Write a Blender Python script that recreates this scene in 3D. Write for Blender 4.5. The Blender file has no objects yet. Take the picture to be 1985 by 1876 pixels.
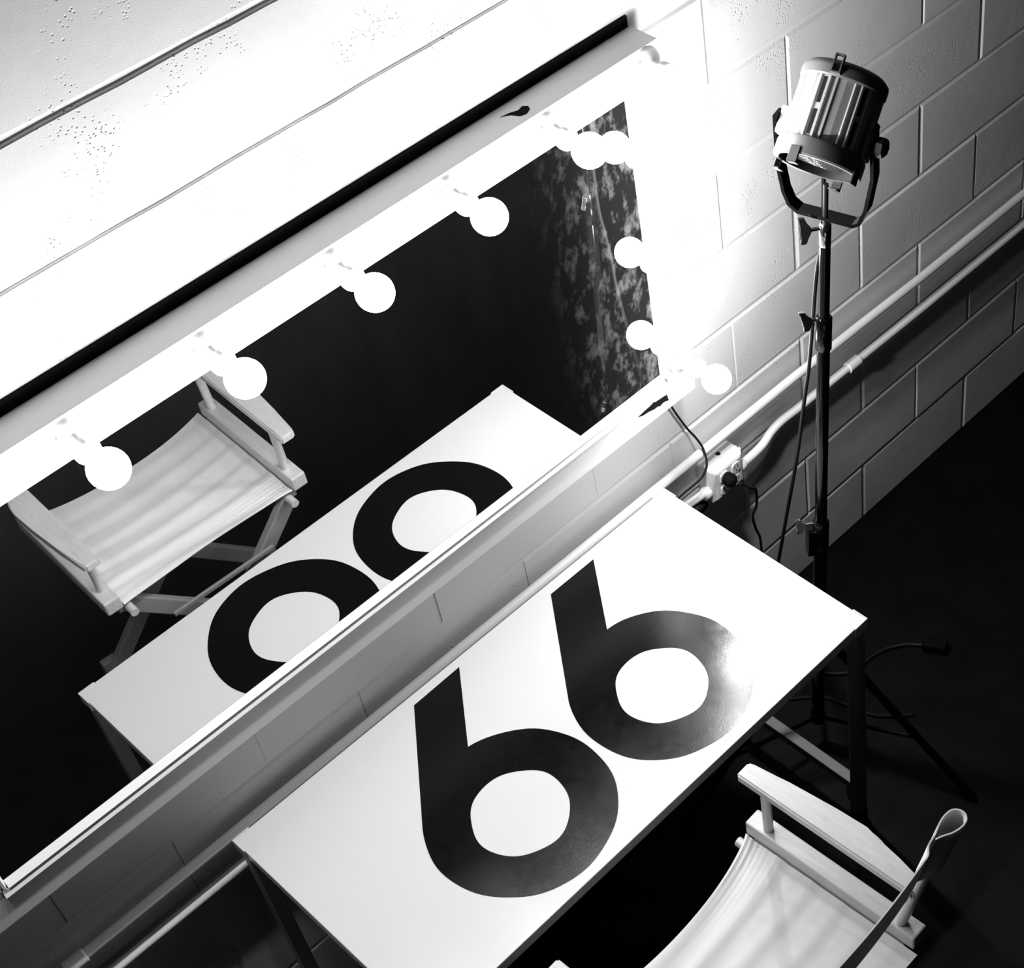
import bpy, bmesh, math, random
from mathutils import Vector, Matrix, Quaternion

random.seed(7)
scn = bpy.context.scene
COL = scn.collection
PI = math.pi

# ------------------------------------------------------------------ camera, world, exposure
cam_d = bpy.data.cameras.new('camera')
cam = bpy.data.objects.new('camera', cam_d)
COL.objects.link(cam)
R0 = ((0.67581571, -0.73404003, -0.06677090),      # image right
      (-0.56436161, -0.45706323, -0.68745122),     # image down
      (0.47409820, 0.50227327, -0.72315452))       # view direction
rt, dn, fw = (Vector(r) for r in R0)
m = Matrix.Identity(4)
for i in range(3):
    m[i][0], m[i][1], m[i][2] = rt[i], -dn[i], -fw[i]
m.translation = Vector((-1.79930, -2.04564, 3.49454))
cam.matrix_world = m
cam_d.sensor_fit = 'HORIZONTAL'
cam_d.sensor_width = 36.0
cam_d.lens = 3309.75 / 1985.0 * 36.0
cam_d.shift_x = -414.5 / 1985.0                    # the photograph is the left part of a wider frame
cam_d.clip_start = 0.05
scn.camera = cam

BULB_POWER = 7.6            # watts of light per bulb
BULB_SHELL = 7.0            # glow of the frosted glass itself
world = bpy.data.worlds.new('dark_studio')
world.use_nodes = True
world.node_tree.nodes['Background'].inputs[0].default_value = (1, 1, 1, 1)
world.node_tree.nodes['Background'].inputs[1].default_value = 0.006      # what little light the dark studio has
scn.world = world
vs = scn.view_settings
scn.display_settings.display_device = 'sRGB'
vs.view_transform = 'Standard'
vs.look = 'None'
vs.exposure = 0.0
vs.gamma = 1.0
vs.use_curve_mapping = False
cy = scn.cycles
cy.max_bounces = 8
cy.diffuse_bounces = 4
cy.glossy_bounces = 6
cy.sample_clamp_indirect = 6.0
cy.caustics_reflective = True
cy.use_denoising = True

# ------------------------------------------------------------------ material helpers
def mat(name, v, rough=0.6, metal=0.0, coat=0.0, spec=0.5):
    mt = bpy.data.materials.new(name)
    mt.use_nodes = True
    b = mt.node_tree.nodes['Principled BSDF']
    b.inputs['Base Color'].default_value = (v, v, v, 1)
    b.inputs['Roughness'].default_value = rough
    b.inputs['Metallic'].default_value = metal
    b.inputs['Coat Weight'].default_value = coat
    b.inputs['Specular IOR Level'].default_value = spec
    return mt

def nd(mt, t):
    return mt.node_tree.nodes.new(t)

def lk(mt, a, b):
    mt.node_tree.links.new(a, b)

def noise(mt, scale, detail=4, rough=0.6, stretch=None):
    tc = nd(mt, 'ShaderNodeTexCoord')
    src = tc.outputs['Object']
    if stretch:
        mp = nd(mt, 'ShaderNodeMapping')
        mp.inputs['Scale'].default_value = stretch
        lk(mt, src, mp.inputs['Vector'])
        src = mp.outputs['Vector']
    n = nd(mt, 'ShaderNodeTexNoise')
    n.inputs['Scale'].default_value = scale
    n.inputs['Detail'].default_value = detail
    n.inputs['Roughness'].default_value = rough
    lk(mt, src, n.inputs['Vector'])
    return n.outputs['Fac']

def ramp(mt, fac, p0, p1, v0, v1):
    r = nd(mt, 'ShaderNodeMapRange')
    r.inputs['From Min'].default_value = p0
    r.inputs['From Max'].default_value = p1
    r.inputs['To Min'].default_value = v0
    r.inputs['To Max'].default_value = v1
    lk(mt, fac, r.inputs['Value'])
    return r.outputs['Result']

def smooth_ramp(mt, *a):
    o = ramp(mt, *a)
    o.node.interpolation_type = 'SMOOTHERSTEP'
    return o

def bump(mt, h, strength, dist, nxt=None):
    b = nd(mt, 'ShaderNodeBump')
    b.inputs['Strength'].default_value = strength
    b.inputs['Distance'].default_value = dist
    lk(mt, h, b.inputs['Height'])
    if nxt is not None:
        lk(mt, nxt, b.inputs['Normal'])
    return b.outputs['Normal']

def bsdf(mt):
    return mt.node_tree.nodes['Principled BSDF']

# painted concrete block: fine grain, clusters of small open pores
M_wall = mat('painted_block', 0.80, 0.75, spec=0.25)
n1 = bump(M_wall, noise(M_wall, 420, 3), 0.22, 0.0012)
n2 = bump(M_wall, noise(M_wall, 6.0, 3), 0.35, 0.004, n1)
tc = nd(M_wall, 'ShaderNodeTexCoord')
vor = nd(M_wall, 'ShaderNodeTexVoronoi')
vor.inputs['Scale'].default_value = 150
lk(M_wall, tc.outputs['Object'], vor.inputs['Vector'])
dots = ramp(M_wall, vor.outputs['Distance'], 0.10, 0.30, 1.0, 0.0)
clus = ramp(M_wall, noise(M_wall, 6.5, 4), 0.54, 0.70, 0.0, 1.0)
mul = nd(M_wall, 'ShaderNodeMath'); mul.operation = 'MULTIPLY'
lk(M_wall, dots, mul.inputs[0]); lk(M_wall, clus, mul.inputs[1])
inv = nd(M_wall, 'ShaderNodeMath'); inv.operation = 'SUBTRACT'; inv.inputs[0].default_value = 1.0
lk(M_wall, mul.outputs[0], inv.inputs[1])
n3 = bump(M_wall, inv.outputs[0], 0.75, 0.004, n2)
lk(M_wall, n3, bsdf(M_wall).inputs['Normal'])

M_floor = mat('dark_painted_floor', 0.0025, 0.6, spec=0.12)
lk(M_floor, ramp(M_floor, noise(M_floor, 9, 6), 0.3, 0.75, 0.42, 0.75), bsdf(M_floor).inputs['Roughness'])
lk(M_floor, bump(M_floor, noise(M_floor, 60, 4), 0.15, 0.002), bsdf(M_floor).inputs['Normal'])

M_paint = mat('white_gloss_paint', 0.80, 0.45)
lk(M_paint, bump(M_paint, noise(M_paint, 90, 3), 0.08, 0.001), bsdf(M_paint).inputs['Normal'])
M_chip = mat('bare_board_under_chipped_paint', 0.006, 0.9, spec=0.1)
M_gap_shade = mat('gap_shade_black', 0.006, 0.85, spec=0.1)  # near-black colour standing for the shade behind the mirror frame
M_porc = mat('white_porcelain', 0.82, 0.25)
M_screw = mat('dull_screw', 0.25, 0.4, metal=0.8)

M_bulb = bpy.data.materials.new('lit_bulb_glass')
M_bulb.use_nodes = True
nt = M_bulb.node_tree
nt.nodes.remove(nt.nodes['Principled BSDF'])
em = nt.nodes.new('ShaderNodeEmission')
em.inputs['Color'].default_value = (1, 1, 1, 1)
em.inputs['Strength'].default_value = BULB_SHELL
tr = nt.nodes.new('ShaderNodeBsdfTransparent')
adx = nt.nodes.new('ShaderNodeAddShader')
nt.links.new(em.outputs[0], adx.inputs[0]); nt.links.new(tr.outputs[0], adx.inputs[1])
nt.links.new(adx.outputs[0], nt.nodes['Material Output'].inputs['Surface'])

# old mirror glass: silvered, with a film of dust, smears and spots
M_mirror = bpy.data.materials.new('dusty_mirror_glass')
M_mirror.use_nodes = True
nt = M_mirror.node_tree
pb = nt.nodes['Principled BSDF']
pb.inputs['Base Color'].default_value = (0.90, 0.90, 0.90, 1)
pb.inputs['Metallic'].default_value = 1.0
pb.inputs['Roughness'].default_value = 0.0
df = nt.nodes.new('ShaderNodeBsdfDiffuse')
df.inputs['Color'].default_value = (0.7, 0.7, 0.7, 1)
film = ramp(M_mirror, noise(M_mirror, 9, 5, 0.7, (1, 1, 0.35)), 0.25, 0.80, 0.0030, 0.0060)
spot = ramp(M_mirror, noise(M_mirror, 30, 7, 0.66, (1, 1, 0.55)), 0.50, 0.80, 0.014, 0.36)
sep = nt.nodes.new('ShaderNodeSeparateXYZ')
tcm = nt.nodes.new('ShaderNodeTexCoord')
nt.links.new(tcm.outputs['Object'], sep.inputs[0])
edge = smooth_ramp(M_mirror, sep.outputs['X'], 0.50, 0.785, 0.003, 1.0)     # the grimy strip down the right side
mu = nt.nodes.new('ShaderNodeMath'); mu.operation = 'MULTIPLY'
nt.links.new(spot, mu.inputs[0]); nt.links.new(edge, mu.inputs[1])
ad = nt.nodes.new('ShaderNodeMath'); ad.operation = 'ADD'
nt.links.new(film, ad.inputs[0]); nt.links.new(mu.outputs[0], ad.inputs[1])
mx = nt.nodes.new('ShaderNodeMixShader')
nt.links.new(ad.outputs[0], mx.inputs[0])
nt.links.new(pb.outputs[0], mx.inputs[1]); nt.links.new(df.outputs[0], mx.inputs[2])
nt.links.new(mx.outputs[0], nt.nodes['Material Output'].inputs['Surface'])

M_top = mat('white_table_laminate', 0.50, 0.26)
M_vinyl = mat('black_vinyl_numeral', 0.0025, 0.2, spec=0.32)
lk(M_vinyl, ramp(M_vinyl, noise(M_vinyl, 40, 8, 0.75), 0.3, 0.75, 0.09, 0.20), bsdf(M_vinyl).inputs['Roughness'])
lk(M_vinyl, bump(M_vinyl, noise(M_vinyl, 420, 4), 0.16, 0.0008), bsdf(M_vinyl).inputs['Normal'])
M_tleg = mat('grey_enamelled_steel', 0.20, 0.4)
M_rubber = mat('black_rubber', 0.002, 0.75, spec=0.1)

M_wood = mat('pale_varnished_wood', 0.46, 0.42, coat=0.4, spec=0.8)
lk(M_wood, ramp(M_wood, noise(M_wood, 22, 5, 0.6, (6, 1, 6)), 0.3, 0.7, 0.42, 0.52), bsdf(M_wood).inputs['Base Color'])
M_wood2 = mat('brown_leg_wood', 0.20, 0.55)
M_canvas = mat('white_canvas', 0.72, 0.9, spec=0.1)
wv = nd(M_canvas, 'ShaderNodeTexWave'); wv.inputs['Scale'].default_value = 300
tcc = nd(M_canvas, 'ShaderNodeTexCoord'); lk(M_canvas, tcc.outputs['Object'], wv.inputs['Vector'])
_tl = nd(M_canvas, 'ShaderNodeBsdfTranslucent'); _tl.inputs['Color'].default_value = (0.55, 0.55, 0.55, 1)
_mx = nd(M_canvas, 'ShaderNodeMixShader'); _mx.inputs[0].default_value = 0.13
lk(M_canvas, bsdf(M_canvas).outputs[0], _mx.inputs[1]); lk(M_canvas, _tl.outputs[0], _mx.inputs[2])
lk(M_canvas, _mx.outputs[0], M_canvas.node_tree.nodes['Material Output'].inputs['Surface'])
lk(M_canvas, bump(M_canvas, wv.outputs['Fac'], 0.15, 0.0005, bump(M_canvas, noise(M_canvas, 60, 3), 0.15, 0.001)), bsdf(M_canvas).inputs['Normal'])

M_black = mat('black_gloss_enamel', 0.002, 0.13, spec=0.35)
M_blackm = mat('black_matt_metal', 0.012, 0.5)
M_chrome = mat('chrome', 0.75, 0.16, metal=1.0)
M_alu = mat('silver_painted_metal', 0.55, 0.38, metal=0.15)
M_grey = mat('grey_lacquered_metal', 0.16, 0.45, metal=0.3)
M_lens = mat('fresnel_lens_glass', 0.07, 0.14, metal=0.5)
wl = nd(M_lens, 'ShaderNodeTexWave'); wl.wave_type = 'RINGS'; wl.rings_direction = 'Z'
wl.inputs['Scale'].default_value = 55
tcl = nd(M_lens, 'ShaderNodeTexCoord'); lk(M_lens, tcl.outputs['Object'], wl.inputs['Vector'])
lk(M_lens, bump(M_lens, wl.outputs['Fac'], 0.7, 0.002), bsdf(M_lens).inputs['Normal'])
M_hole = mat('dark_opening', 0.003, 0.9)
M_cable = mat('black_cable', 0.006, 0.6, spec=0.25)

# ------------------------------------------------------------------ object helpers
def link_mesh(name, bm, material, parent=None, smooth=False, recalc=True):
    if recalc:
        bmesh.ops.recalc_face_normals(bm, faces=bm.faces[:])
    me = bpy.data.meshes.new(name)
    bm.to_mesh(me); bm.free()
    me.materials.append(material)
    if smooth:
        me.polygons.foreach_set('use_smooth', [True] * len(me.polygons))
        me.set_sharp_from_angle(angle=math.radians(38))
    o = bpy.data.objects.new(name, me)
    COL.objects.link(o)
    if parent is not None:
        o.parent = parent
    return o

def thing(name, label, cat, loc=(0, 0, 0), rotz=0.0, group=None):
    o = bpy.data.objects.new(name, None)
    COL.objects.link(o)
    o.location = loc
    o.rotation_euler = (0, 0, rotz)
    o.empty_display_size = 0.1
    o['label'] = label; o['category'] = cat
    if group: o['group'] = group
    return o

def tag(o, label, cat, group=None):
    o['label'] = label; o['category'] = cat
    if group: o['group'] = group
    return o

def add_box(bm, lo, hi, bev=0.0, mtx=None):
    r = bmesh.ops.create_cube(bm, size=1.0)
    v = r['verts']
    c = [(a + b) / 2 for a, b in zip(lo, hi)]
    s = [abs(b - a) for a, b in zip(lo, hi)]
    for x in v:
        x.co = Vector((x.co.x * s[0] + c[0], x.co.y * s[1] + c[1], x.co.z * s[2] + c[2]))
    if bev > 0:
        es = list({e for x in v for e in x.link_edges})
        rb = bmesh.ops.bevel(bm, geom=es, offset=bev, segments=2, affect='EDGES', profile=0.5)
        v = list({x for f in rb['faces'] for x in f.verts} | {x for x in v if x.is_valid})
    if mtx is not None:
        for x in v: x.co = mtx @ x.co
    return v

def box_bm(lo, hi, bev=0.0, mtx=None):
    bm = bmesh.new(); add_box(bm, lo, hi, bev, mtx); return bm

def add_prism(bm, pts, d0, d1, frame=None):
    """polygon pts (u,v) extruded from d0 to d1; frame maps (u,v,d)->Vector"""
    fr = frame or (lambda u, v, d: Vector((u, v, d)))
    a = [bm.verts.new(fr(u, v, d0)) for u, v in pts]
    b = [bm.verts.new(fr(u, v, d1)) for u, v in pts]
    n = len(pts)
    bm.faces.new(a[::-1]); bm.faces.new(b)
    for i in range(n):
        bm.faces.new((a[i], a[(i + 1) % n], b[(i + 1) % n], b[i]))

def frame_z(axis):
    z = Vector(axis).normalized()
    x = z.orthogonal().normalized()
    return x, z.cross(x), z

def add_lathe(bm, prof, org=(0, 0, 0), axis=(0, 0, 1), seg=32, caps=True):
    """prof: list of (radius, along)"""
    x, y, z = frame_z(axis)
    o = Vector(org)
    rings = []
    for r, h in prof:
        if r < 1e-6:
            rings.append([bm.verts.new(o + z * h)])
        else:
            rings.append([bm.verts.new(o + z * h + x * (r * math.cos(2 * PI * k / seg)) + y * (r * math.sin(2 * PI * k / seg))) for k in range(seg)])
    for a, b in zip(rings[:-1], rings[1:]):
        for k in range(seg):
            k2 = (k + 1) % seg
            if len(a) == 1 and len(b) == 1: continue
            if len(a) == 1: bm.faces.new((a[0], b[k2], b[k]))
            elif len(b) == 1: bm.faces.new((a[k], a[k2], b[0]))
            else: bm.faces.new((a[k], a[k2], b[k2], b[k]))
    if caps:
        if len(rings[0]) > 1: bm.faces.new(rings[0][::-1])
        if len(rings[-1]) > 1: bm.faces.new(rings[-1])

def lathe_bm(*a, **k):
    bm = bmesh.new(); add_lathe(bm, *a, **k); return bm

def smooth_path(pts, n=8):
    P = [Vector(p) for p in pts]
    P = [P[0] * 2 - P[1]] + P + [P[-1] * 2 - P[-2]]
    out = []
    for i in range(1, len(P) - 2):
        for k in range(n):
            t = k / n
            a, b, c, d = P[i - 1], P[i], P[i + 1], P[i + 2]
            out.append(0.5 * ((2 * b) + (c - a) * t + (2 * a - 5 * b + 4 * c - d) * t * t + (3 * b - a - 3 * c + d) * t ** 3))
    out.append(P[-2])
    return out

def add_tube(bm, path, r, seg=10, r1=None):
    P = [Vector(p) for p in path]
    t0 = (P[1] - P[0]).normalized()
    u = t0.orthogonal().normalized()
    rings = []
    for i, p in enumerate(P):
        if i == 0: t = P[1] - P[0]
        elif i == len(P) - 1: t = P[-1] - P[-2]
        else: t = P[i + 1] - P[i - 1]
        t.normalize()
        u = (u - t * u.dot(t)).normalized()
        w = t.cross(u)
        rr = r if r1 is None else r + (r1 - r) * i / (len(P) - 1)
        rings.append([bm.verts.new(p + (u * math.cos(2 * PI * k / seg) + w * math.sin(2 * PI * k / seg)) * rr) for k in range(seg)])
    for a, b in zip(rings[:-1], rings[1:]):
        for k in range(seg):
            bm.faces.new((a[k], a[(k + 1) % seg], b[(k + 1) % seg], b[k]))
    bm.faces.new(rings[0][::-1]); bm.faces.new(rings[-1])

def tube_bm(path, r, seg=10, r1=None):
    bm = bmesh.new(); add_tube(bm, path, r, seg, r1); return bm

def bar_mtx(a, b, up=(0, 0, 1)):
    """matrix whose local z runs a->b, origin at a"""
    a, b = Vector(a), Vector(b)
    z = (b - a).normalized()
    x = Vector(up).cross(z)
    if x.length < 1e-4: x = Vector((1, 0, 0))
    x.normalize(); y = z.cross(x)
    mm = Matrix.Identity(4)
    for i in range(3): mm[i][0], mm[i][1], mm[i][2] = x[i], y[i], z[i]
    mm.translation = a
    return mm, (b - a).length

def add_bar(bm, a, b, w, h, bev=0.002, up=(0, 0, 1)):
    mm, L = bar_mtx(a, b, up)
    add_box(bm, (-w / 2, -h / 2, 0), (w / 2, h / 2, L), bev, mm)

def bar_obj(name, a, b, w, h, material, parent, bev=0.002, up=(0, 0, 1)):
    bm = bmesh.new(); add_bar(bm, a, b, w, h, bev, up)
    return link_mesh(name, bm, material, parent)

# ------------------------------------------------------------------ setting: floor and block wall
fl = link_mesh('floor', box_bm((-6.0, -6.5, -0.10), (6.0, 0.06, 0.0)), M_floor)
fl['kind'] = 'structure'

H, L = 0.2032, 0.446
def wall_mesh():
    bm = bmesh.new()
    g, dp, sl = 0.0034, 0.0038, 0.0055          # half joint width, joint depth, rounding of the block edge
    wide = {11: 1.25, 10: 0.6}                    # some bed joints are struck wider than others
    X0, X1 = -5.0, 5.0
    vs_ = lambda x, y, z: bm.verts.new((x, y, z))
    for k in range(0, 20):
        z0, z1 = k * H, (k + 1) * H
        off = (0.195 if k % 2 == 0 else 0.418)
        n0 = int(math.floor((X0 - off) / L)); n1_ = int(math.ceil((X1 - off) / L))
        if k >= 9:
            # the perpends up here are painted over flush: only the bed joints show, a little wavy
            N = 160
            wb, wt = wide.get(k, 1.0), wide.get(k + 1, 1.0)
            prof = ((0.0014, 0.0037), (0.0034, 0.0036), (0.0050, 0.0014), (0.0068, 0.0))
            rows = []
            for i in range(N + 1):
                x = X0 + (X1 - X0) * i / N
                jb, jt = random.uniform(-1, 1) * 0.0011, random.uniform(-1, 1) * 0.0011
                rows.append([vs_(x, y, z0 + ins * wb + jb) for ins, y in prof] + [vs_(x, y, z1 - ins * wt + jt) for ins, y in reversed(prof)])
            for p, q in zip(rows[:-1], rows[1:]):
                for i in range(len(p) - 1):
                    bm.faces.new((p[i], q[i], q[i + 1], p[i + 1]))
            continue
        for n in range(n0, n1_):
            a, b = off + n * L, off + (n + 1) * L
            j = random.uniform(-0.0012, 0.0012)
            ring = []
            hz = 0.12 if (k in (3, 4) and a < -0.2) else random.choice((1.0, 1.0, 0.7))
            wb, wt = wide.get(k, 1.0), wide.get(k + 1, 1.0)
            for ins, y in ((g * 0.35, dp), (g, dp * 0.75), (g + sl * 0.4, j + 0.0015), (g + sl, j), ):
                xa, xb, za, zb = a + ins * hz, b - ins * hz, z0 + ins * wb, z1 - ins * wt
                if k == 0: za = z0 + max(0, ins - g)
                ring.append([vs_(xa, y, za), vs_(xb, y, za), vs_(xb, y, zb), vs_(xa, y, zb)])
            for p, q in zip(ring[:-1], ring[1:]):
                for i in range(4):
                    bm.faces.new((p[i], p[(i + 1) % 4], q[(i + 1) % 4], q[i]))
            bm.faces.new(ring[-1])
    # mortar bed behind the blocks
    v = [vs_(X0, dp - 0.0001, 0), vs_(X1, dp - 0.0001, 0), vs_(X1, dp - 0.0001, 20 * H), vs_(X0, dp - 0.0001, 20 * H)]
    bm.faces.new(v)
    w = [vs_(X0, 0.19, 0), vs_(X1, 0.19, 0), vs_(X1, 0.19, 20 * H), vs_(X0, 0.19, 20 * H)]
    bm.faces.new(w[::-1])
    for i in range(4):
        bm.faces.new((v[i], w[i], w[(i + 1) % 4], v[(i + 1) % 4]))
    for f in bm.faces:
        f.normal_update()
    return bm
wl_o = link_mesh('wall_back', wall_mesh(), M_wall, recalc=False)
wl_o['kind'] = 'structure'

# ------------------------------------------------------------------ vanity mirror with bulbs
YG = -0.0693                                   # mirror surface
YF = -0.0745                                   # face of the frame boards
GX0, GX1, GZ0, GZ1 = -1.640, -0.087, 1.1056, 1.779
FX0, FX1, FZ0, FZ1 = -1.727, 0.0, 1.005, 1.857
van = thing('vanity_mirror', 'long white-framed dressing mirror edged with lit globe bulbs on the block wall', 'mirror', (-0.8635, 0, FZ0))
def VM(name, bm, material, parent=None, **k):
    bm.transform(Matrix.Translation((0.8635, 0, -FZ0)))
    return link_mesh(name, bm, material, parent or van, **k)
top_rail = VM('top_rail', box_bm((FX0, YF, GZ1), (FX1, -0.0050, FZ1), 0.0015), M_paint)
bot_rail = VM('bottom_rail', box_bm((FX0, YF, FZ0), (FX1, -0.0050, 1.075), 0.0015), M_paint)
VM('gap_shade_strip', box_bm((FX0 + 0.003, -0.0048, FZ0 + 0.01), (FX1 - 0.0035, -0.0004, FZ1 + 0.0215), 0.0008), M_gap_shade)  # added black sheet: paints the shaded gap between frame and wall
VM('stile', box_bm((GX1 + 0.012, YF, 1.0752), (FX1, -0.0050, GZ1 - 0.0002), 0.0012), M_paint)
VM('stile', box_bm((FX0, YF, 1.0752), (GX0 - 0.012, -0.0050, GZ1 - 0.0002), 0.0012), M_paint)
VM('mirror_glass', box_bm((GX0 - 0.011, YG, 1.090), (GX1 + 0.011, YG + 0.004, GZ1 + 0.0)), M_mirror)
# stepped glazing bead round the glass
def bead():
    bm = bmesh.new()
    yz = lambda x0, x1, prof: add_prism(bm, prof, x0, x1, lambda u, v, d: Vector((d, u, v)))
    # bottom: inner bevelled lip, groove, outer sloping strip
    yz(GX0, GX1, [(YG - 0.0003, GZ0), (YF - 0.0042, GZ0 - 0.0140), (YF - 0.0030, GZ0 - 0.0158), (YG - 0.0003, GZ0 - 0.0158)])
    yz(GX0 - 0.012, GX1 + 0.004, [(YF + 0.001, GZ0 - 0.0172), (YF - 0.0006, GZ0 - 0.0176), (YF - 0.0058, GZ0 - 0.0300), (YF - 0.0040, GZ0 - 0.0345), (YF + 0.001, GZ0 - 0.035)])
    # right and left
    for s, x in ((1, GX1), (-1, GX0)):
        xy = lambda prof: add_prism(bm, prof, GZ0 - 0.012, GZ1, lambda u, v, d: Vector((u, v, d)))
        xy([(x, YG - 0.0003), (x + s * 0.004, YF - 0.004), (x + s * 0.0085, YF - 0.004), (x + s * 0.0085, YG - 0.0003)])
        xy([(x + s * 0.0108, YF + 0.001), (x + s * 0.0115, YF - 0.003), (x + s * 0.015, YF - 0.003), (x + s * 0.016, YF + 0.001)])
    yz(GX0, GX1, [(YG - 0.0003, GZ1 - 0.0005), (YF - 0.001, GZ1 - 0.0005), (YF - 0.001, GZ1 + 0.004), (YG - 0.0003, GZ1 + 0.004)])
    return bm
VM('glazing_bead', bead(), M_paint)
# torn paint on the bottom rail and on the top edge
chip = [(-0.170, 1.047), (-0.150, 1.050), (-0.132, 1.0515), (-0.122, 1.0545), (-0.116, 1.051), (-0.098, 1.0495), (-0.083, 1.0475),
        (-0.079, 1.028), (-0.094, 1.0335), (-0.106, 1.0305), (-0.112, 1.0345), (-0.122, 1.034), (-0.140, 1.039), (-0.155, 1.0405)]
bm = bmesh.new(); add_prism(bm, chip, YF - 0.0004, YF + 0.001, lambda u, v, d: Vector((u, d, v)))
VM('paint_chip', bm, M_chip, bot_rail)
chip2 = [(-0.338, -0.030), (-0.322, -0.041), (-0.315, -0.056), (-0.303, -0.060), (-0.290, -0.054), (-0.285, -0.044), (-0.292, -0.036), (-0.305, -0.040), (-0.318, -0.034)]
bm = bmesh.new(); add_prism(bm, chip2, FZ1 - 0.001, FZ1 + 0.0004)
VM('paint_chip', bm, M_chip, top_rail)

BULB_R = 0.0312
sock_prof = [(0.0335, 0.0), (0.0335, 0.004), (0.031, 0.010), (0.024, 0.016), (0.0180, 0.021), (0.0162, 0.030), (0.0160, 0.037),
             (0.0195, 0.039), (0.0205, 0.044), (0.0205, 0.052), (0.0190, 0.056), (0.0140, 0.057), (0.0, 0.057)]
bulb_prof = [(0.0132, 0.0), (0.0134, 0.010)]
for k in range(3, 25):
    a = PI * k / 24
    rr, hh = BULB_R * math.sin(a), 0.0475 - BULB_R * math.cos(a)
    if hh > 0.0175: bulb_prof.append((rr if k < 24 else 0.0, hh))
bm = lathe_bm(sock_prof, axis=(0, -1, 0), seg=36)
sock0 = link_mesh('bulb_socket', bm, M_porc, van, smooth=True)
bulb0 = link_mesh('light_bulb', lathe_bm(bulb_prof, (0, -0.0562, 0), (0, -1, 0), 28), M_bulb, sock0, smooth=True)
ld_ = bpy.data.lights.new('bulb_glow', 'POINT')
ld_.energy = BULB_POWER; ld_.shadow_soft_size = 0.014
# globe bulbs throw less light back past their opaque base than out of the front (an angular profile, as an IES file gives)
ld_.use_nodes = True
lt = ld_.node_tree
lem = lt.nodes['Emission']
lg = lt.nodes.new('ShaderNodeNewGeometry')
lv = lt.nodes.new('ShaderNodeVectorMath'); lv.operation = 'DOT_PRODUCT'
lv.inputs[1].default_value = (0, -1, 0)
lt.links.new(lg.outputs['Normal'], lv.inputs[0])
lr = lt.nodes.new('ShaderNodeMapRange'); lr.interpolation_type = 'SMOOTHSTEP'
lr.inputs['From Min'].default_value = -0.85; lr.inputs['From Max'].default_value = 0.05
lr.inputs['To Min'].default_value = 0.16; lr.inputs['To Max'].default_value = 1.0
lt.links.new(lv.outputs['Value'], lr.inputs['Value'])
lt.links.new(lr.outputs['Result'], lem.inputs['Strength'])
glow0 = bpy.data.objects.new('bulb_glow', ld_); COL.objects.link(glow0); glow0.parent = sock0
glow0.location = (0, -0.1037, 0)
scr0 = [link_mesh('screw', lathe_bm([(0.0028, 0.0), (0.0028, 0.0125), (0.0, 0.0130)], (s * 0.020, 0, -s * 0.019), (0, -1, 0), 10), M_screw, sock0) for s in (-1, 1)]
spots = [(-1.231, 1.818), (-0.992, 1.818), (-0.743, 1.818), (-0.503, 1.818), (-0.276, 1.818), (-0.037, 1.822),
         (-0.036, 1.594), (-0.034, 1.338), (-0.034, 1.116),
         (-1.462, 1.818), (-1.690, 1.822)]
for i, (x, z) in enumerate(spots):
    if i == 0: s_ = sock0
    else:
        s_ = sock0.copy(); COL.objects.link(s_); s_.parent = van
        for ch in [bulb0, glow0] + scr0:
            c = ch.copy(); COL.objects.link(c); c.parent = s_
    s_.location = (x + 0.8635, YF, z - FZ0)

# ------------------------------------------------------------------ conduits, outlet box and cords on the wall
def pipe(name, pts, r, couplings, label, straps):
    p0 = Vector(pts[0])
    t = thing(name, label, 'pipe', p0)
    link_mesh('pipe_run', tube_bm([Vector(p) - p0 for p in pts], r, 16), M_paint, t, smooth=True)
    for (x, y, z) in couplings:
        link_mesh('coupling', lathe_bm([(r + 0.001, -0.022), (r + 0.004, -0.02), (r + 0.004, 0.02), (r + 0.001, 0.022)], Vector((x, y, z)) - p0, (1, 0, 0), 16), M_paint, t, smooth=True)
    return t
pipe('conduit_pipe', [(-4.9, -0.030, 0.750), (0.35, -0.030, 0.750), (0.60, -0.030, 0.745), (0.83, -0.030, 0.738), (4.9, -0.030, 0.740)], 0.0112, [(-1.62, -0.030, 0.750)],
     'upper white painted conduit pipe running level along the block wall', [])
bend = smooth_path([(0.155, -0.032, 0.616), (0.195, -0.032, 0.6165), (0.235, -0.030, 0.620), (0.27, -0.027, 0.634), (0.31, -0.026, 0.640), (0.37, -0.026, 0.637), (0.45, -0.026, 0.636), (0.60, -0.026, 0.633)], 6)
pipe('conduit_pipe', bend + [Vector((0.84, -0.026, 0.628)), Vector((4.9, -0.026, 0.618))], 0.0108, [(0.575, -0.026, 0.6335)],
     'lower white conduit pipe leaving the right side of the outlet box with a bend', [])
pipe('conduit_pipe', [(-4.9, -0.026, 0.665), (-1.5, -0.026, 0.650), (-0.25, -0.026, 0.632), (-0.08, -0.026, 0.626), (-0.01, -0.028, 0.622), (0.045, -0.032, 0.620)], 0.0108, [],
     'lower white conduit pipe behind the table leading to the left side of the outlet box', [])

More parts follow.
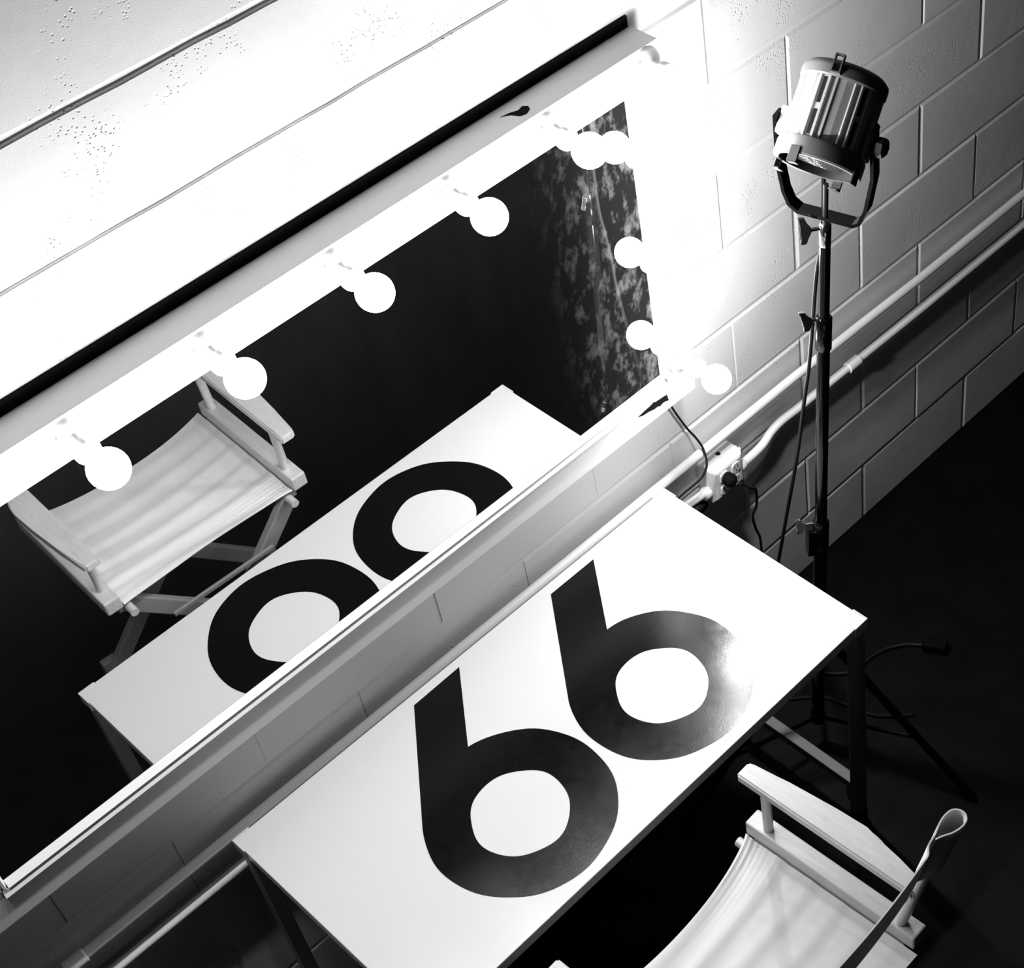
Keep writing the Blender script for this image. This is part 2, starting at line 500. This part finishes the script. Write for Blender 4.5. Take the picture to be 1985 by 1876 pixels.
BX, BZ = 0.095, 0.638
ob = thing('outlet_box', 'white painted square outlet box with four sockets on the wall beside the table', 'outlet box', (BX, 0, BZ))
link_mesh('back_box', box_bm((-0.052, -0.040, -0.052), (0.052, -0.0005, 0.052), 0.006), M_paint, ob)
bm = bmesh.new()
prev = None
for w, y in ((0.053, -0.0402), (0.053, -0.0435), (0.041, -0.055)):
    ring = [bm.verts.new((sx * w, y, sz * w)) for sx, sz in ((-1, -1), (1, -1), (1, 1), (-1, 1))]
    if prev:
        for i in range(4): bm.faces.new((prev[i], prev[(i + 1) % 4], ring[(i + 1) % 4], ring[i]))
    else: bm.faces.new(ring)
    prev = ring
bm.faces.new(prev)
bmesh.ops.bevel(bm, geom=bm.edges[:], offset=0.002, segments=2, affect='EDGES')
cover = link_mesh('cover_plate', bm, M_paint, ob)
for sx in (-1, 1):
    for sz in (-1, 1):
        x, z = sx * 0.0195, sz * 0.0195
        bm = bmesh.new()
        n = 20
        pts = []
        for k in range(n):
            a = 2 * PI * k / n
            pts.append((x + max(-0.0125, min(0.0125, 0.0165 * math.cos(a))), z + 0.0150 * math.sin(a)))
        add_prism(bm, pts, -0.0545, -0.0585, lambda u, v, d: Vector((u, d, v)))
        rc = link_mesh('socket_outlet', bm, M_porc, ob)
        bm = bmesh.new()
        for dx in (-0.005, 0.005):
            add_box(bm, (x + dx - 0.001, -0.0590, z - 0.001), (x + dx + 0.001, -0.0583, z + 0.008))
        add_lathe(bm, [(0.0022, 0.0583), (0.0022, 0.0590)], (x, 0, z - 0.007), (0, -1, 0), 10)
        link_mesh('pin_slots', bm, M_hole, rc)
link_mesh('knockout_hole', lathe_bm([(0.011, 0.0), (0.011, 0.004), (0.0065, 0.004), (0.0065, 0.001), (0.0, 0.001)], (0.002, -0.020, 0.051), (0, 0, 1), 20), M_paint, ob, smooth=True)
link_mesh('knockout_centre', lathe_bm([(0.0063, 0.0), (0.0, 0.0012)], (0.002, -0.020, 0.0535), (0, 0, 1), 16), M_hole, ob)
for sx in (-1, 1):
    link_mesh('pipe_connector', lathe_bm([(0.0145, 0.0), (0.0165, 0.004), (0.0165, 0.014), (0.0135, 0.018)], (sx * 0.0515, -0.032, -0.020), (sx, 0, 0), 16), M_paint, ob, smooth=True)

def cord(name, pts, r, label, material=M_cable, n=8, cat='cord'):
    p0 = Vector(pts[0])
    t = thing(name, label, cat, p0)
    link_mesh('cable', tube_bm([p - p0 for p in smooth_path(pts, n)], r, 8), material, t, smooth=True)
    return t, p0
cord('mirror_cord', [(-0.024, -0.035, 1.003), (-0.024, -0.014, 0.955), (-0.018, -0.012, 0.922), (0.016, -0.012, 0.836), (0.031, -0.025, 0.797), (0.035, -0.040, 0.769), (0.024, -0.058, 0.741),
                     (0.005, -0.060, 0.718), (-0.022, -0.058, 0.711), (-0.072, -0.052, 0.700), (-0.12, -0.052, 0.68), (-0.16, -0.052, 0.60)], 0.0028,
     'thin dark cord hanging from the lower right corner of the mirror behind the table')
cord('loose_cord', [(-0.10, -0.03, 0.60), (-0.03, -0.022, 0.598), (0.020, -0.018, 0.586), (0.046, -0.018, 0.566), (0.038, -0.018, 0.552), (0.0, -0.022, 0.553), (-0.08, -0.03, 0.53)], 0.0040,
     'small loop of black cord sticking out from behind the table below the outlet box')
pc, p0 = cord('plug_cord', [(0.090, -0.094, 0.648), (0.115, -0.100, 0.615), (0.143, -0.088, 0.580), (0.160, -0.070, 0.502), (0.152, -0.062, 0.462), (0.160, -0.060, 0.41), (0.172, -0.060, 0.366), (0.174, -0.060, 0.31),
                           (0.165, -0.065, 0.15), (0.14, -0.09, 0.02), (0.06, -0.16, 0.0045), (-0.12, -0.26, 0.0045)], 0.0034,
                  'black cord with its plug in the outlet box hanging down the wall')
PX, PZ = BX - 0.0195, BZ + 0.0195
link_mesh('plug', lathe_bm([(0.0, 0.0), (0.0135, 0.0), (0.0165, 0.004), (0.0165, 0.020), (0.0135, 0.026), (0.006, 0.030), (0.0, 0.030)], Vector((PX, -0.0590, PZ)) - p0, (0.12, -1, -0.1), 14), M_rubber, pc, smooth=False)

# ------------------------------------------------------------------ table with the two numerals
TX0, TX1, TY0, TY1, TZ = -1.2780, -0.1030, -0.6268, -0.0478, 0.7575
tab = thing('table', 'white rectangular work table with two large black numeral sixes on its top', 'table', ((TX0 + TX1) / 2, (TY0 + TY1) / 2, 0))
tc0 = Vector(tab.location)
def TB(name, bm, material, parent=None, **k):
    bm.transform(Matrix.Translation(-tc0))
    return link_mesh(name, bm, material, parent or tab, **k)
top = TB('table_top', box_bm((TX0, TY0, TZ - 0.028), (TX1, TY1, TZ), 0.0015), M_top)
def six(cx, cyy, rin_c, ro, ri, tl, tr, notch):
    """outline of a 6: stem slanting up to the wall, round bowl"""
    cx_, cy_ = cx, cyy
    a0 = math.atan2(notch[1] - cy_, notch[0] - cx_)
    # tangent from the stem's outer corner to the bowl, on the left side
    d = math.hypot(tl[0] - cx_, tl[1] - cy_)
    base = math.atan2(tl[1] - cy_, tl[0] - cx_)
    a1 = base + math.acos(ro / d) - 2 * PI
    outer = [tr]
    rn = math.hypot(notch[0] - cx_, notch[1] - cy_)
    n = 72
    for k in range(n + 1):
        a = a0 + (a1 - a0) * k / n
        t = min(1.0, k / 8)
        r = rn + (ro - rn) * t
        r += 0.0009 * math.sin(5 * a + cx * 9) + 0.0005 * math.sin(11 * a)
        outer.append((cx_ + r * math.cos(a), cy_ + r * math.sin(a)))
    outer.append(tl)
    inner = []
    for k in range(64):
        a = 2 * PI * k / 64
        r = ri + 0.0014 * math.sin(4 * a + 0.8) + 0.0008 * math.sin(7 * a + cx)
        inner.append((rin_c[0] + r * math.cos(a), rin_c[1] + r * math.sin(a)))
    bm = bmesh.new()
    z = TZ + 0.0005
    vo = [bm.verts.new((x, y, z)) for x, y in outer]
    vi = [bm.verts.new((x, y, z)) for x, y in inner]
    eo = [bm.edges.new((vo[i], vo[(i + 1) % len(vo)])) for i in range(len(vo))]
    ei = [bm.edges.new((vi[i], vi[(i + 1) % len(vi)])) for i in range(len(vi))]
    bmesh.ops.triangle_fill(bm, use_beauty=True, edges=eo + ei)
    ext = bmesh.ops.extrude_face_region(bm, geom=bm.faces[:])
    for v in [g for g in ext['geom'] if isinstance(g, bmesh.types.BMVert)]:
        v.co.z -= 0.0008
    return bm
TB('numeral_six', six(-0.878, -0.4180, (-0.881, -0.4215), 0.1865, 0.0955, (-0.850, -0.0715), (-0.727, -0.0690), (-0.8460, -0.2310)), M_vinyl, top)
TB('numeral_six', six(-0.491, -0.4140, (-0.4930, -0.4200), 0.1855, 0.0940, (-0.474, -0.0740), (-0.3480, -0.0740), (-0.4645, -0.2345)), M_vinyl, top)
def corner(sx, sy):
    bm = bmesh.new()
    x = TX1 if sx > 0 else TX0; y = TY1 if sy > 0 else TY0
    lo = TZ - 0.029; hi = TZ + 0.0012; t = 0.0022; ln = 0.036
    fx = lambda a, b: (min(a, b), max(a, b))
    xa, xb = fx(x + sx * t, x - sx * 0.0008); ya, yb = fx(y + sy * t, y - sy * ln)
    add_box(bm, (xa, ya, lo), (xb, yb, hi), 0.0006)
    xa, xb = fx(x - sx * 0.0008, x - sx * ln); ya, yb = fx(y + sy * t, y - sy * 0.0008)
    add_box(bm, (xa, ya, lo), (xb, yb, hi), 0.0006)
    return bm
for sx in (-1, 1):
    for sy in (-1, 1):
        TB('corner_guard', corner(sx, sy), M_top, top)
lw = 0.014
for lx in (TX0 + 0.016, TX1 - 0.016):
    for ly in (TY0 + 0.016, TY1 - 0.016):
        leg = TB('leg', box_bm((lx - lw, ly - lw, 0.052), (lx + lw, ly + lw, TZ - 0.028), 0.002), M_tleg)
        TB('foot_cap', lathe_bm([(0.0, 0.0), (0.017, 0.0), (0.021, 0.012), (0.021, 0.046), (0.017, 0.056), (0.0, 0.056)], (lx, ly, 0), (0, 0, 1), 18), M_rubber, leg, smooth=True)
for lx in (TX0 + 0.016, TX1 - 0.016):
    TB('crossbar', box_bm((lx - 0.013, TY0 + 0.0302, 0.138), (lx + 0.013, TY1 - 0.0302, 0.164), 0.002), M_tleg)
    for ly, s in ((TY0 + 0.030, 1), (TY1 - 0.030, -1)):
        bm = bmesh.new()
        add_prism(bm, [(ly, 0.137), (ly + s * 0.012, 0.137), (ly + s * 0.016, 0.110), (ly + s * 0.012, 0.092), (ly, 0.070)], lx - 0.010, lx + 0.010, lambda u, v, d: Vector((d, u, v)))
        TB('gusset', bm, M_tleg)
bm = box_bm((TX0 + 0.031, TY0 + 0.012, TZ - 0.050), (TX1 - 0.031, TY0 + 0.024, TZ - 0.0285), 0.001)
TB('apron', bm, M_tleg)
bm = box_bm((TX0 + 0.031, TY1 - 0.024, TZ - 0.050), (TX1 - 0.031, TY1 - 0.012, TZ - 0.0285), 0.001)
TB('apron', bm, M_tleg)

# ------------------------------------------------------------------ tall director's chair
ch = thing('directors_chair', 'tall pale wooden director chair with white canvas seat pulled up to the table', 'chair', (-0.845, -0.966, 0), math.radians(2.0))
HW = 0.2450
RZ0, RZ1 = 0.728, 0.766
for s in (-1, 1):
    link_mesh('seat_rail', box_bm((s * HW - 0.0190, -0.195, RZ0), (s * HW + 0.0190, 0.1935, RZ1), 0.004), M_wood, ch)
    # armrest: flat board, straight inside edge, outer edge swelling in the middle
    inn, f = s * (HW - 0.014), s
    prof = [(0.000, 0.207), (0.0335, 0.207), (0.037, 0.200), (0.046, 0.12), (0.055, 0.02), (0.058, -0.045), (0.055, -0.075), (0.040, -0.125), (0.036, -0.160), (0.034, -0.185), (0.0, -0.185)]
    bm = bmesh.new()
    pts = [(inn + f * u, v) for u, v in prof]
    add_prism(bm, pts, 0.8835, 0.9050)
    bmesh.ops.bevel(bm, geom=bm.edges[:], offset=0.0035, segments=2, affect='EDGES')
    link_mesh('armrest', bm, M_wood, ch)
    link_mesh('arm_post', tube_bm([(s * (HW - 0.003), 0.149, RZ1 - 0.01), (s * (HW - 0.003), 0.149, 0.8840)], 0.0098, 16), M_wood, ch, smooth=True)
    # back post leaning backwards into the canvas sleeve
    pb0 = Vector((s * (HW - 0.003), -0.153, RZ1 - 0.012)); ld = Vector((s * 0.035, -0.215, 1.0)).normalized()
    link_mesh('back_post', tube_bm([pb0, pb0 + ld * 0.36], 0.0105, 16), M_wood, ch, smooth=True)
    # seat stick in the canvas hem
    link_mesh('seat_stick', tube_bm([(s * (HW - 0.032), 0.2035, 0.7060), (s * (HW - 0.032), -0.200, 0.7060)], 0.0100, 14), M_wood, ch, smooth=True)
# canvas seat: sagging sling with folds running from rail to rail
def seat():
    bm = bmesh.new()
    nu, nv = 48, 110
    g = []
    for j in range(nv + 1):
        v = j / nv
        row = []
        for i in range(nu + 1):
            u = i / nu
            w = 2 * u - 1
            x = w * (HW - 0.0215)
            bow = (1 - w * w)
            yf = 0.190 - 0.030 * bow ** 0.8
            yr = -0.205 + 0.012 * bow
            y = yf + (yr - yf) * v
            z = 0.7285 - 0.022 * (1 - abs(w) ** 2.6)
            fade = min(1, v / 0.03)
            vv = v + 0.018 * math.sin(2.0 * w + 5 * v) + 0.02 * v * v
            am = 0.0030 * (1 - 0.8 * v) * (0.5 + 0.5 * bow)
            z += am * math.sin(2 * PI * vv * 5.6 + 0.6 * w + 0.8)
            z += 0.0010 * (1 - v) * math.sin(2 * PI * vv * 11.3 - 1.1 * w) * (0.4 + 0.6 * w * w)
            z += 0.0016 * max(0, 1 - v * 4) * max(0, w) * math.sin(2 * PI * v * 34)
            z += 0.004 * (1 - fade) * 0.4
            row.append(bm.verts.new((x, y, z)))
        g.append(row)
    for j in range(nv):
        for i in range(nu):
            bm.faces.new((g[j][i], g[j][i + 1], g[j + 1][i + 1], g[j + 1][i]))
    bm.normal_update()
    bmesh.ops.solidify(bm, geom=bm.faces[:], thickness=0.0022)
    return bm
link_mesh('canvas_seat', seat(), M_canvas, ch, smooth=True)
# canvas back: one narrow band with an open sleeve at each end
def back():
    ld = Vector((0.0, -0.215, 1.0)).normalized()
    pb = lambda s: Vector((s * (HW - 0.003), -0.153, RZ1 - 0.012))
    lo, hi = 0.258, 0.423
    px = HW - 0.003
    path = []
    # right sleeve: from the seam out, round the post and back
    loop = [(-0.046, -0.0015), (-0.036, -0.006), (-0.022, -0.0150), (-0.006, -0.0200), (0.008, -0.0190), (0.0165, -0.010), (0.0160, 0.002), (0.0085, 0.0105), (-0.006, 0.0130), (-0.022, 0.0105), (-0.040, 0.0045), (-0.060, 0.0012)]
    right = [(px + a, b) for a, b in loop]
    n = 26
    mid = []
    x0 = px - 0.075
    for k in range(n + 1):
        x = x0 - 2 * x0 * k / n
        mid.append((x, -0.020 * (1 - (x / px) ** 2) + 0.0014))
    left = [(-px - a, b) for a, b in reversed(loop)]
    pts = right + mid + left
    P = [p.to_2d() for p in smooth_path([(x, y, 0) for x, y in pts], 3)]
    bm = bmesh.new()
    t = 0.0013
    rows = []
    nh = 6
    for i, q in enumerate(P):
        a = P[max(0, i - 1)]; b = P[min(len(P) - 1, i + 1)]
        d = (b - a).normalized(); nn = Vector((-d.y, d.x))
        r = []
        for side in (t, -t):
            for h in range(nh + 1):
                l = lo + (hi - lo) * h / nh
                spread = 1 + 0.035 * l / px
                q2 = q + nn * side
                sag = 0.004 * math.sin(PI * h / nh) * (1 - min(1, abs(q.x) / px))
                r.append(bm.verts.new(Vector((q2.x * spread, -0.153 + q2.y - sag, RZ1 - 0.012)) + ld * l))
        rows.append(r)
    m_ = nh + 1
    for a, b in zip(rows[:-1], rows[1:]):
        for h in range(nh):
            bm.faces.new((a[h], b[h], b[h + 1], a[h + 1]))
            bm.faces.new((a[m_ + h], a[m_ + h + 1], b[m_ + h + 1], b[m_ + h]))
        bm.faces.new((a[nh], b[nh], b[m_ + nh], a[m_ + nh]))
        bm.faces.new((a[0], a[m_], b[m_], b[0]))
    for r in (rows[0], rows[-1]):
        for h in range(nh): bm.faces.new((r[h], r[h + 1], r[m_ + h + 1], r[m_ + h]))
    return bm
link_mesh('canvas_back', back(), M_canvas, ch, smooth=True)
# crossed legs front and back, floor runners, stretcher and footrest
for y, o_ in ((0.150, 0.0), (-0.150, 0.0)):
    for s in (-1, 1):
        yy = y + (0.0125 if s > 0 else -0.0125)
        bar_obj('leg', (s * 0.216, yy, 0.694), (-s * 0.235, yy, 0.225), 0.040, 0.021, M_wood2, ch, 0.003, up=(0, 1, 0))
    for s in (-1, 1):
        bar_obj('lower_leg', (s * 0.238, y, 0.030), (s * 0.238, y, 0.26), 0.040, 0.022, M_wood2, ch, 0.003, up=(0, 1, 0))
for s in (-1, 1):
    bar_obj('hinge_block', (s * 0.2260, -0.175, 0.7125), (s * 0.2260, 0.175, 0.7125), 0.022, 0.029, M_wood2, ch, 0.003)
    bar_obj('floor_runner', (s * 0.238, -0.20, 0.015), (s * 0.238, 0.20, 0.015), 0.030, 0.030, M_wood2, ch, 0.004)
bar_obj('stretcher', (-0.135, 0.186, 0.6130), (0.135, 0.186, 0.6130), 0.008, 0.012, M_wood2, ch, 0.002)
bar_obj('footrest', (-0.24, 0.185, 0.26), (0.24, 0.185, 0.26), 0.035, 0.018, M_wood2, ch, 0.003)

# ------------------------------------------------------------------ light stand
SB = Vector((-0.018, -0.395, 0.0))
SD = Vector((0.0570, 0.0, 1.0)).normalized()
at = lambda z: Vector((0.0570 * z, 0, z))
st = thing('light_stand', 'black telescopic light stand with tripod legs beside the table end', 'light stand', SB)
link_mesh('lower_tube', tube_bm([at(0.10), at(0.780)], 0.0150, 20), M_black, st, smooth=True)
link_mesh('middle_tube', tube_bm([at(0.77), at(1.320)], 0.0132, 20), M_black, st, smooth=True)
link_mesh('upper_tube', tube_bm([at(1.30), at(1.515)], 0.0110, 20), M_black, st, smooth=True)
def collar(z0, z1, r, material=M_black, name='clamp_collar'):
    return link_mesh(name, lathe_bm([(r - 0.003, 0), (r, 0.004), (r, z1 - z0 - 0.004), (r - 0.003, z1 - z0)], at(z0), SD, 24), material, st, smooth=True)
c_lo = collar(0.705, 0.785, 0.0182)
c_mid = collar(1.258, 1.340, 0.0165)
collar(0.380, 0.440, 0.0205, name='leg_hub')
collar(0.10, 0.135, 0.0190, name='brace_collar')
collar(1.503, 1.556, 0.0115, M_chrome, 'spigot_socket')
link_mesh('spigot', tube_bm([at(1.552), at(1.640)], 0.0052, 12), M_blackm, st, smooth=True)
# image-left direction seen by someone standing at the camera side
KD = Vector((-0.80, 0.55, 0.05)).normalized()
def knob(z, r, ln, collar_o, wing, material, wm, tilt):
    o = at(z)
    link_mesh('knob_shaft', tube_bm([o + KD * (r - 0.004), o + KD * ln], 0.0042, 10), M_chrome, collar_o or st, smooth=True)
    bm = bmesh.new()
    w = (Vector((0.10, 0.25, 1.0)) + KD * tilt).normalized()
    w = (w - KD * w.dot(KD) * (0.6)).normalized()
    sd = KD.cross(w)
    fr = lambda u, v, d: o + KD * (ln + v) + w * u + sd * d
    pr = [(-wing, 0.004), (-wing * 0.45, 0.000), (-0.006, -0.007), (0.006, -0.007), (wing * 0.45, 0.0), (wing, 0.004), (wing, 0.016), (wing * 0.4, 0.012), (-wing * 0.4, 0.012), (-wing, 0.016)]
    add_prism(bm, pr, -0.005, 0.005, fr)
    bmesh.ops.bevel(bm, geom=bm.edges[:], offset=0.0015, segments=2, affect='EDGES')
    return link_mesh('wing_knob', bm, wm, collar_o or st)
knob(1.545, 0.011, 0.034, None, 0.026, M_black, M_blackm, 0.0)
knob(1.334, 0.0165, 0.030, None, 0.021, M_chrome, M_chrome, 0.5)
knob(0.778, 0.018, 0.040, None, 0.018, M_chrome, M_chrome, 0.2)
bm = bmesh.new()
add_prism(bm, [(-0.010, -0.045), (0.010, -0.045), (0.014, -0.02), (0.014, 0.03), (-0.014, 0.03), (-0.014, -0.02)], 0.012, 0.030, lambda u, v, d: at(0.735 + v) + KD * d + KD.cross(Vector((0, 0, 1))) * u)
link_mesh('clamp_lug', bm, M_black, st)
hub = at(0.412)
for az in (-72.6, 47.4, 167.4):
    d = Vector((math.cos(math.radians(az)), math.sin(math.radians(az)), 0))
    foot = d * 0.398 + Vector((0, 0, 0.010))
    h0 = hub + d * 0.018
    leg = link_mesh('leg', tube_bm([h0, foot], 0.0100, 12), M_black, st, smooth=True)
    link_mesh('foot_tip', tube_bm([foot + (h0 - foot).normalized() * 0.05, foot - (h0 - foot).normalized() * 0.004], 0.0118, 12), M_rubber, leg, smooth=True)
    mid = h0 + (foot - h0) * 0.62
    link_mesh('leg_brace', tube_bm([at(0.118) + d * 0.018, mid], 0.0062, 8), M_black, st, smooth=True)

# ------------------------------------------------------------------ spotlight head in its yoke
HC = Vector((0.0950, -0.395, 1.7600))
pv = Vector((0.2588, -0.9659, 0.0)).normalized()
ax = Vector((-0.745, -0.1996, -0.636)).normalized()
ax = (ax - pv * ax.dot(pv)).normalized()
yl = ax.cross(pv)
sl = thing('spotlight', 'small ribbed metal fresnel spotlight in a black yoke on top of the stand', 'spotlight', HC)
def HL(u, v, w):      # along pivot, across, along the beam
    return pv * u + yl * v + ax * w
HM = Matrix.Identity(4)
for i in range(3): HM[i][0], HM[i][1], HM[i][2] = pv[i], yl[i], ax[i]
def HP(name, bm, material, parent=None, **k):
    bm.transform(HM)
    return link_mesh(name, bm, material, parent or sl, **k)
cdir = Vector((-1.7993, -2.0456, 3.4945)) - HC
phi0 = math.atan2(cdir.dot(yl), cdir.dot(pv))
def ribbed():
    bm = bmesh.new()
    cols = []
    n = 6
    for i in range(n):
        c = i * 60.0
        # flat fin panel either side of a slotted channel, stepped ridges between
        for da, r in ((-30, .0708), (-19, .0705), (-17.5, .0735), (-15.5, .0735), (-14, .0702), (-9.5, .0700), (-8.0, .0765), (-5.5, .0765), (-4.5, .0728),
                      (4.5, .0728), (5.5, .0765), (8.0, .0765), (9.5, .0700), (14, .0702), (15.5, .0735), (17.5, .0735), (19, .0705)):
            cols.append((math.radians(c + da + 27.0), r))
    zs = (-0.066, 0.050)
    rings = [[bm.verts.new((r * math.cos(phi0 + a), r * math.sin(phi0 + a), z)) for a, r in cols] for z in zs]
    m_ = len(cols)
    for k in range(m_):
        bm.faces.new((rings[0][k], rings[0][(k + 1) % m_], rings[1][(k + 1) % m_], rings[1][k]))
    bm.faces.new(rings[0][::-1]); bm.faces.new(rings[1])
    return bm
body = HP('housing', ribbed(), M_alu)
for i in range(6):
    a = phi0 + math.radians(27 + 60 * i)
    for z0, z1 in ((-0.058, -0.012), (0.000, 0.044)):
        mm = Matrix.Rotation(a, 4, 'Z')
        HP('vent_slot', box_bm((0.0715, -0.0036, z0), (0.0734, 0.0036, z1), 0.0, mm), M_hole, body)
HP('back_cap', lathe_bm([(0.0, -0.098), (0.045, -0.097), (0.068, -0.092), (0.0775, -0.084), (0.0790, -0.078), (0.0790, -0.064), (0.076, -0.061), (0.0, -0.061)], (0, 0, 0), (0, 0, 1), 48), M_grey, None, smooth=True)
fr_ = HP('front_ring', lathe_bm([(0.072, 0.046), (0.0790, 0.050), (0.0810, 0.056), (0.0810, 0.080), (0.0785, 0.083), (0.0715, 0.083), (0.0705, 0.078), (0.0705, 0.060), (0.072, 0.046)], (0, 0, 0), (0, 0, 1), 56, caps=False), M_grey, None, smooth=True)
HP('lens', lathe_bm([(0.0, 0.076), (0.030, 0.0745), (0.055, 0.071), (0.0703, 0.066), (0.0703, 0.060), (0.0, 0.060)], (0, 0, 0), (0, 0, 1), 48), M_lens, None, smooth=True)
HP('lens_baffle', lathe_bm([(0.0714, 0.0828), (0.0697, 0.0826), (0.0697, 0.0664)], (0, 0, 0), (0, 0, 1), 48, caps=False), M_blackm, fr_, smooth=True)
# carrying latch on the rear cap
mm = Matrix.Rotation(phi0 + math.radians(14), 4, 'Z')
bm = bmesh.new()
for lo_, hi_ in (((0.078, -0.0085, -0.098), (0.090, -0.0065, -0.064)), ((0.078, 0.0065, -0.098), (0.090, 0.0085, -0.064)), ((0.078, -0.0065, -0.098), (0.090, 0.0065, -0.0955)), ((0.078, -0.0065, -0.0665), (0.090, 0.0065, -0.064))):
    add_box(bm, lo_, hi_, 0.0, mm)
HP('latch_clip', bm, M_grey, None)
# accessory holder ears round the front ring
for da in (33, -57, -147, 123):
    mm = Matrix.Rotation(phi0 + math.radians(da), 4, 'Z')
    bm = bmesh.new()
    add_box(bm, (0.0795, -0.010, 0.070), (0.0835, 0.010, 0.100), 0.001, mm)
    add_box(bm, (0.0700, -0.010, 0.097), (0.0835, 0.010, 0.100), 0.001, mm)
    HP('accessory_ear', bm, M_blackm, fr_)
# side brackets and pivot knobs
PW = 0.022
for s in (-1, 1):
    if s < 0: bm = box_bm((-0.0925, -0.015, PW - 0.030), (-0.068, 0.015, PW + 0.020), 0.003)
    else: bm = box_bm((0.070, -0.016, PW - 0.040), (0.0845, 0.016, PW + 0.030), 0.003)
    HP('pivot_bracket', bm, M_alu if s < 0 else M_grey, None)
    if s > 0:
        HP('pivot_bolt', lathe_bm([(0.006, 0.0), (0.006, 0.020)], (0.080, 0, PW), (1, 0, 0), 12), M_black, None)
        HP('pivot_knob', lathe_bm([(0.0, 0.0), (0.014, 0.0), (0.0185, 0.004), (0.0185, 0.015), (0.013, 0.019), (0.0, 0.019)], (0.0938, 0, PW), (1, 0, 0), 7), M_blackm, None)
# yoke: flat strap bent to a U, hanging straight down from the pivots
hp = Vector((0, 0, 1)).cross(pv).normalized()
def strap(pts, w, t):
    bm = bmesh.new()
    P = [Vector(p) for p in pts]
    rows = []
    for i, q in enumerate(P):
        a = (q - P[i - 1]).normalized() if i else None
        b = (P[i + 1] - q).normalized() if i < len(P) - 1 else None
        d = ((a or b) + (b or a)).normalized()
        nn = Vector((-d.y, d.x))
        k = 1.0 / max(0.5, nn.dot(Vector((-(b or a).y, (b or a).x))))
        r = []
        for sn, sw in ((1, 1), (1, -1), (-1, -1), (-1, 1)):
            c = q + nn * (t / 2 * sn * k)
            r.append(bm.verts.new(ax * PW + pv * c.x + Vector((0, 0, c.y)) + hp * (w / 2 * sw)))
        rows.append(r)
    for a, b in zip(rows[:-1], rows[1:]):
        for k in range(4): bm.faces.new((a[k], a[(k + 1) % 4], b[(k + 1) % 4], b[k]))
    bm.faces.new(rows[0][::-1]); bm.faces.new(rows[-1])
    return bm
ypts = [(-0.0965, 0.022), (-0.0965, -0.080), (-0.087, -0.140), (-0.077, -0.166), (-0.060, -0.178), (0.050, -0.178), (0.063, -0.170), (0.076, -0.138), (0.0900, -0.065), (0.0900, 0.036)]
link_mesh('yoke', strap([Vector(q) for q in ypts], 0.026, 0.0070), M_black, sl)

# lamp lead: down beside the stand and behind the table end, then across the floor to its plug
cord('lamp_cord', [(0.099, -0.366, 1.672), (0.089, -0.378, 1.640), (0.082, -0.382, 1.580), (0.078, -0.379, 1.500), (0.066, -0.374, 1.434), (0.058, -0.369, 1.339), (0.056, -0.365, 1.289), (0.057, -0.360, 1.252), (0.057, -0.350, 1.173), (0.053, -0.340, 1.094),
                   (0.054, -0.310, 0.907), (0.055, -0.270, 0.702), (0.047, -0.240, 0.519), (0.045, -0.210, 0.364), (0.035, -0.200, 0.19), (0.022, -0.212, 0.03), (0.035, -0.245, 0.0055),
                   (0.068, -0.279, 0.0055), (0.102, -0.319, 0.0055), (0.118, -0.373, 0.0055), (0.140, -0.450, 0.0055), (0.20, -0.52, 0.0055)], 0.0042,
     'black lamp lead hanging down beside the light stand')
fc, p0 = cord('floor_cord', [(0.12, -0.20, 0.006), (0.17, -0.285, 0.006), (0.216, -0.322, 0.006), (0.273, -0.326, 0.006), (0.320, -0.340, 0.006), (0.364, -0.372, 0.006), (0.388, -0.408, 0.008)], 0.0050,
              'black cord with a plug lying on the dark floor right of the table')
mm, ll = bar_mtx(Vector((0.386, -0.404, 0.016)) - p0, Vector((0.413, -0.462, 0.018)) - p0)
link_mesh('plug', box_bm((-0.016, -0.015, 0), (0.016, 0.015, ll), 0.005, mm), M_rubber, fc)
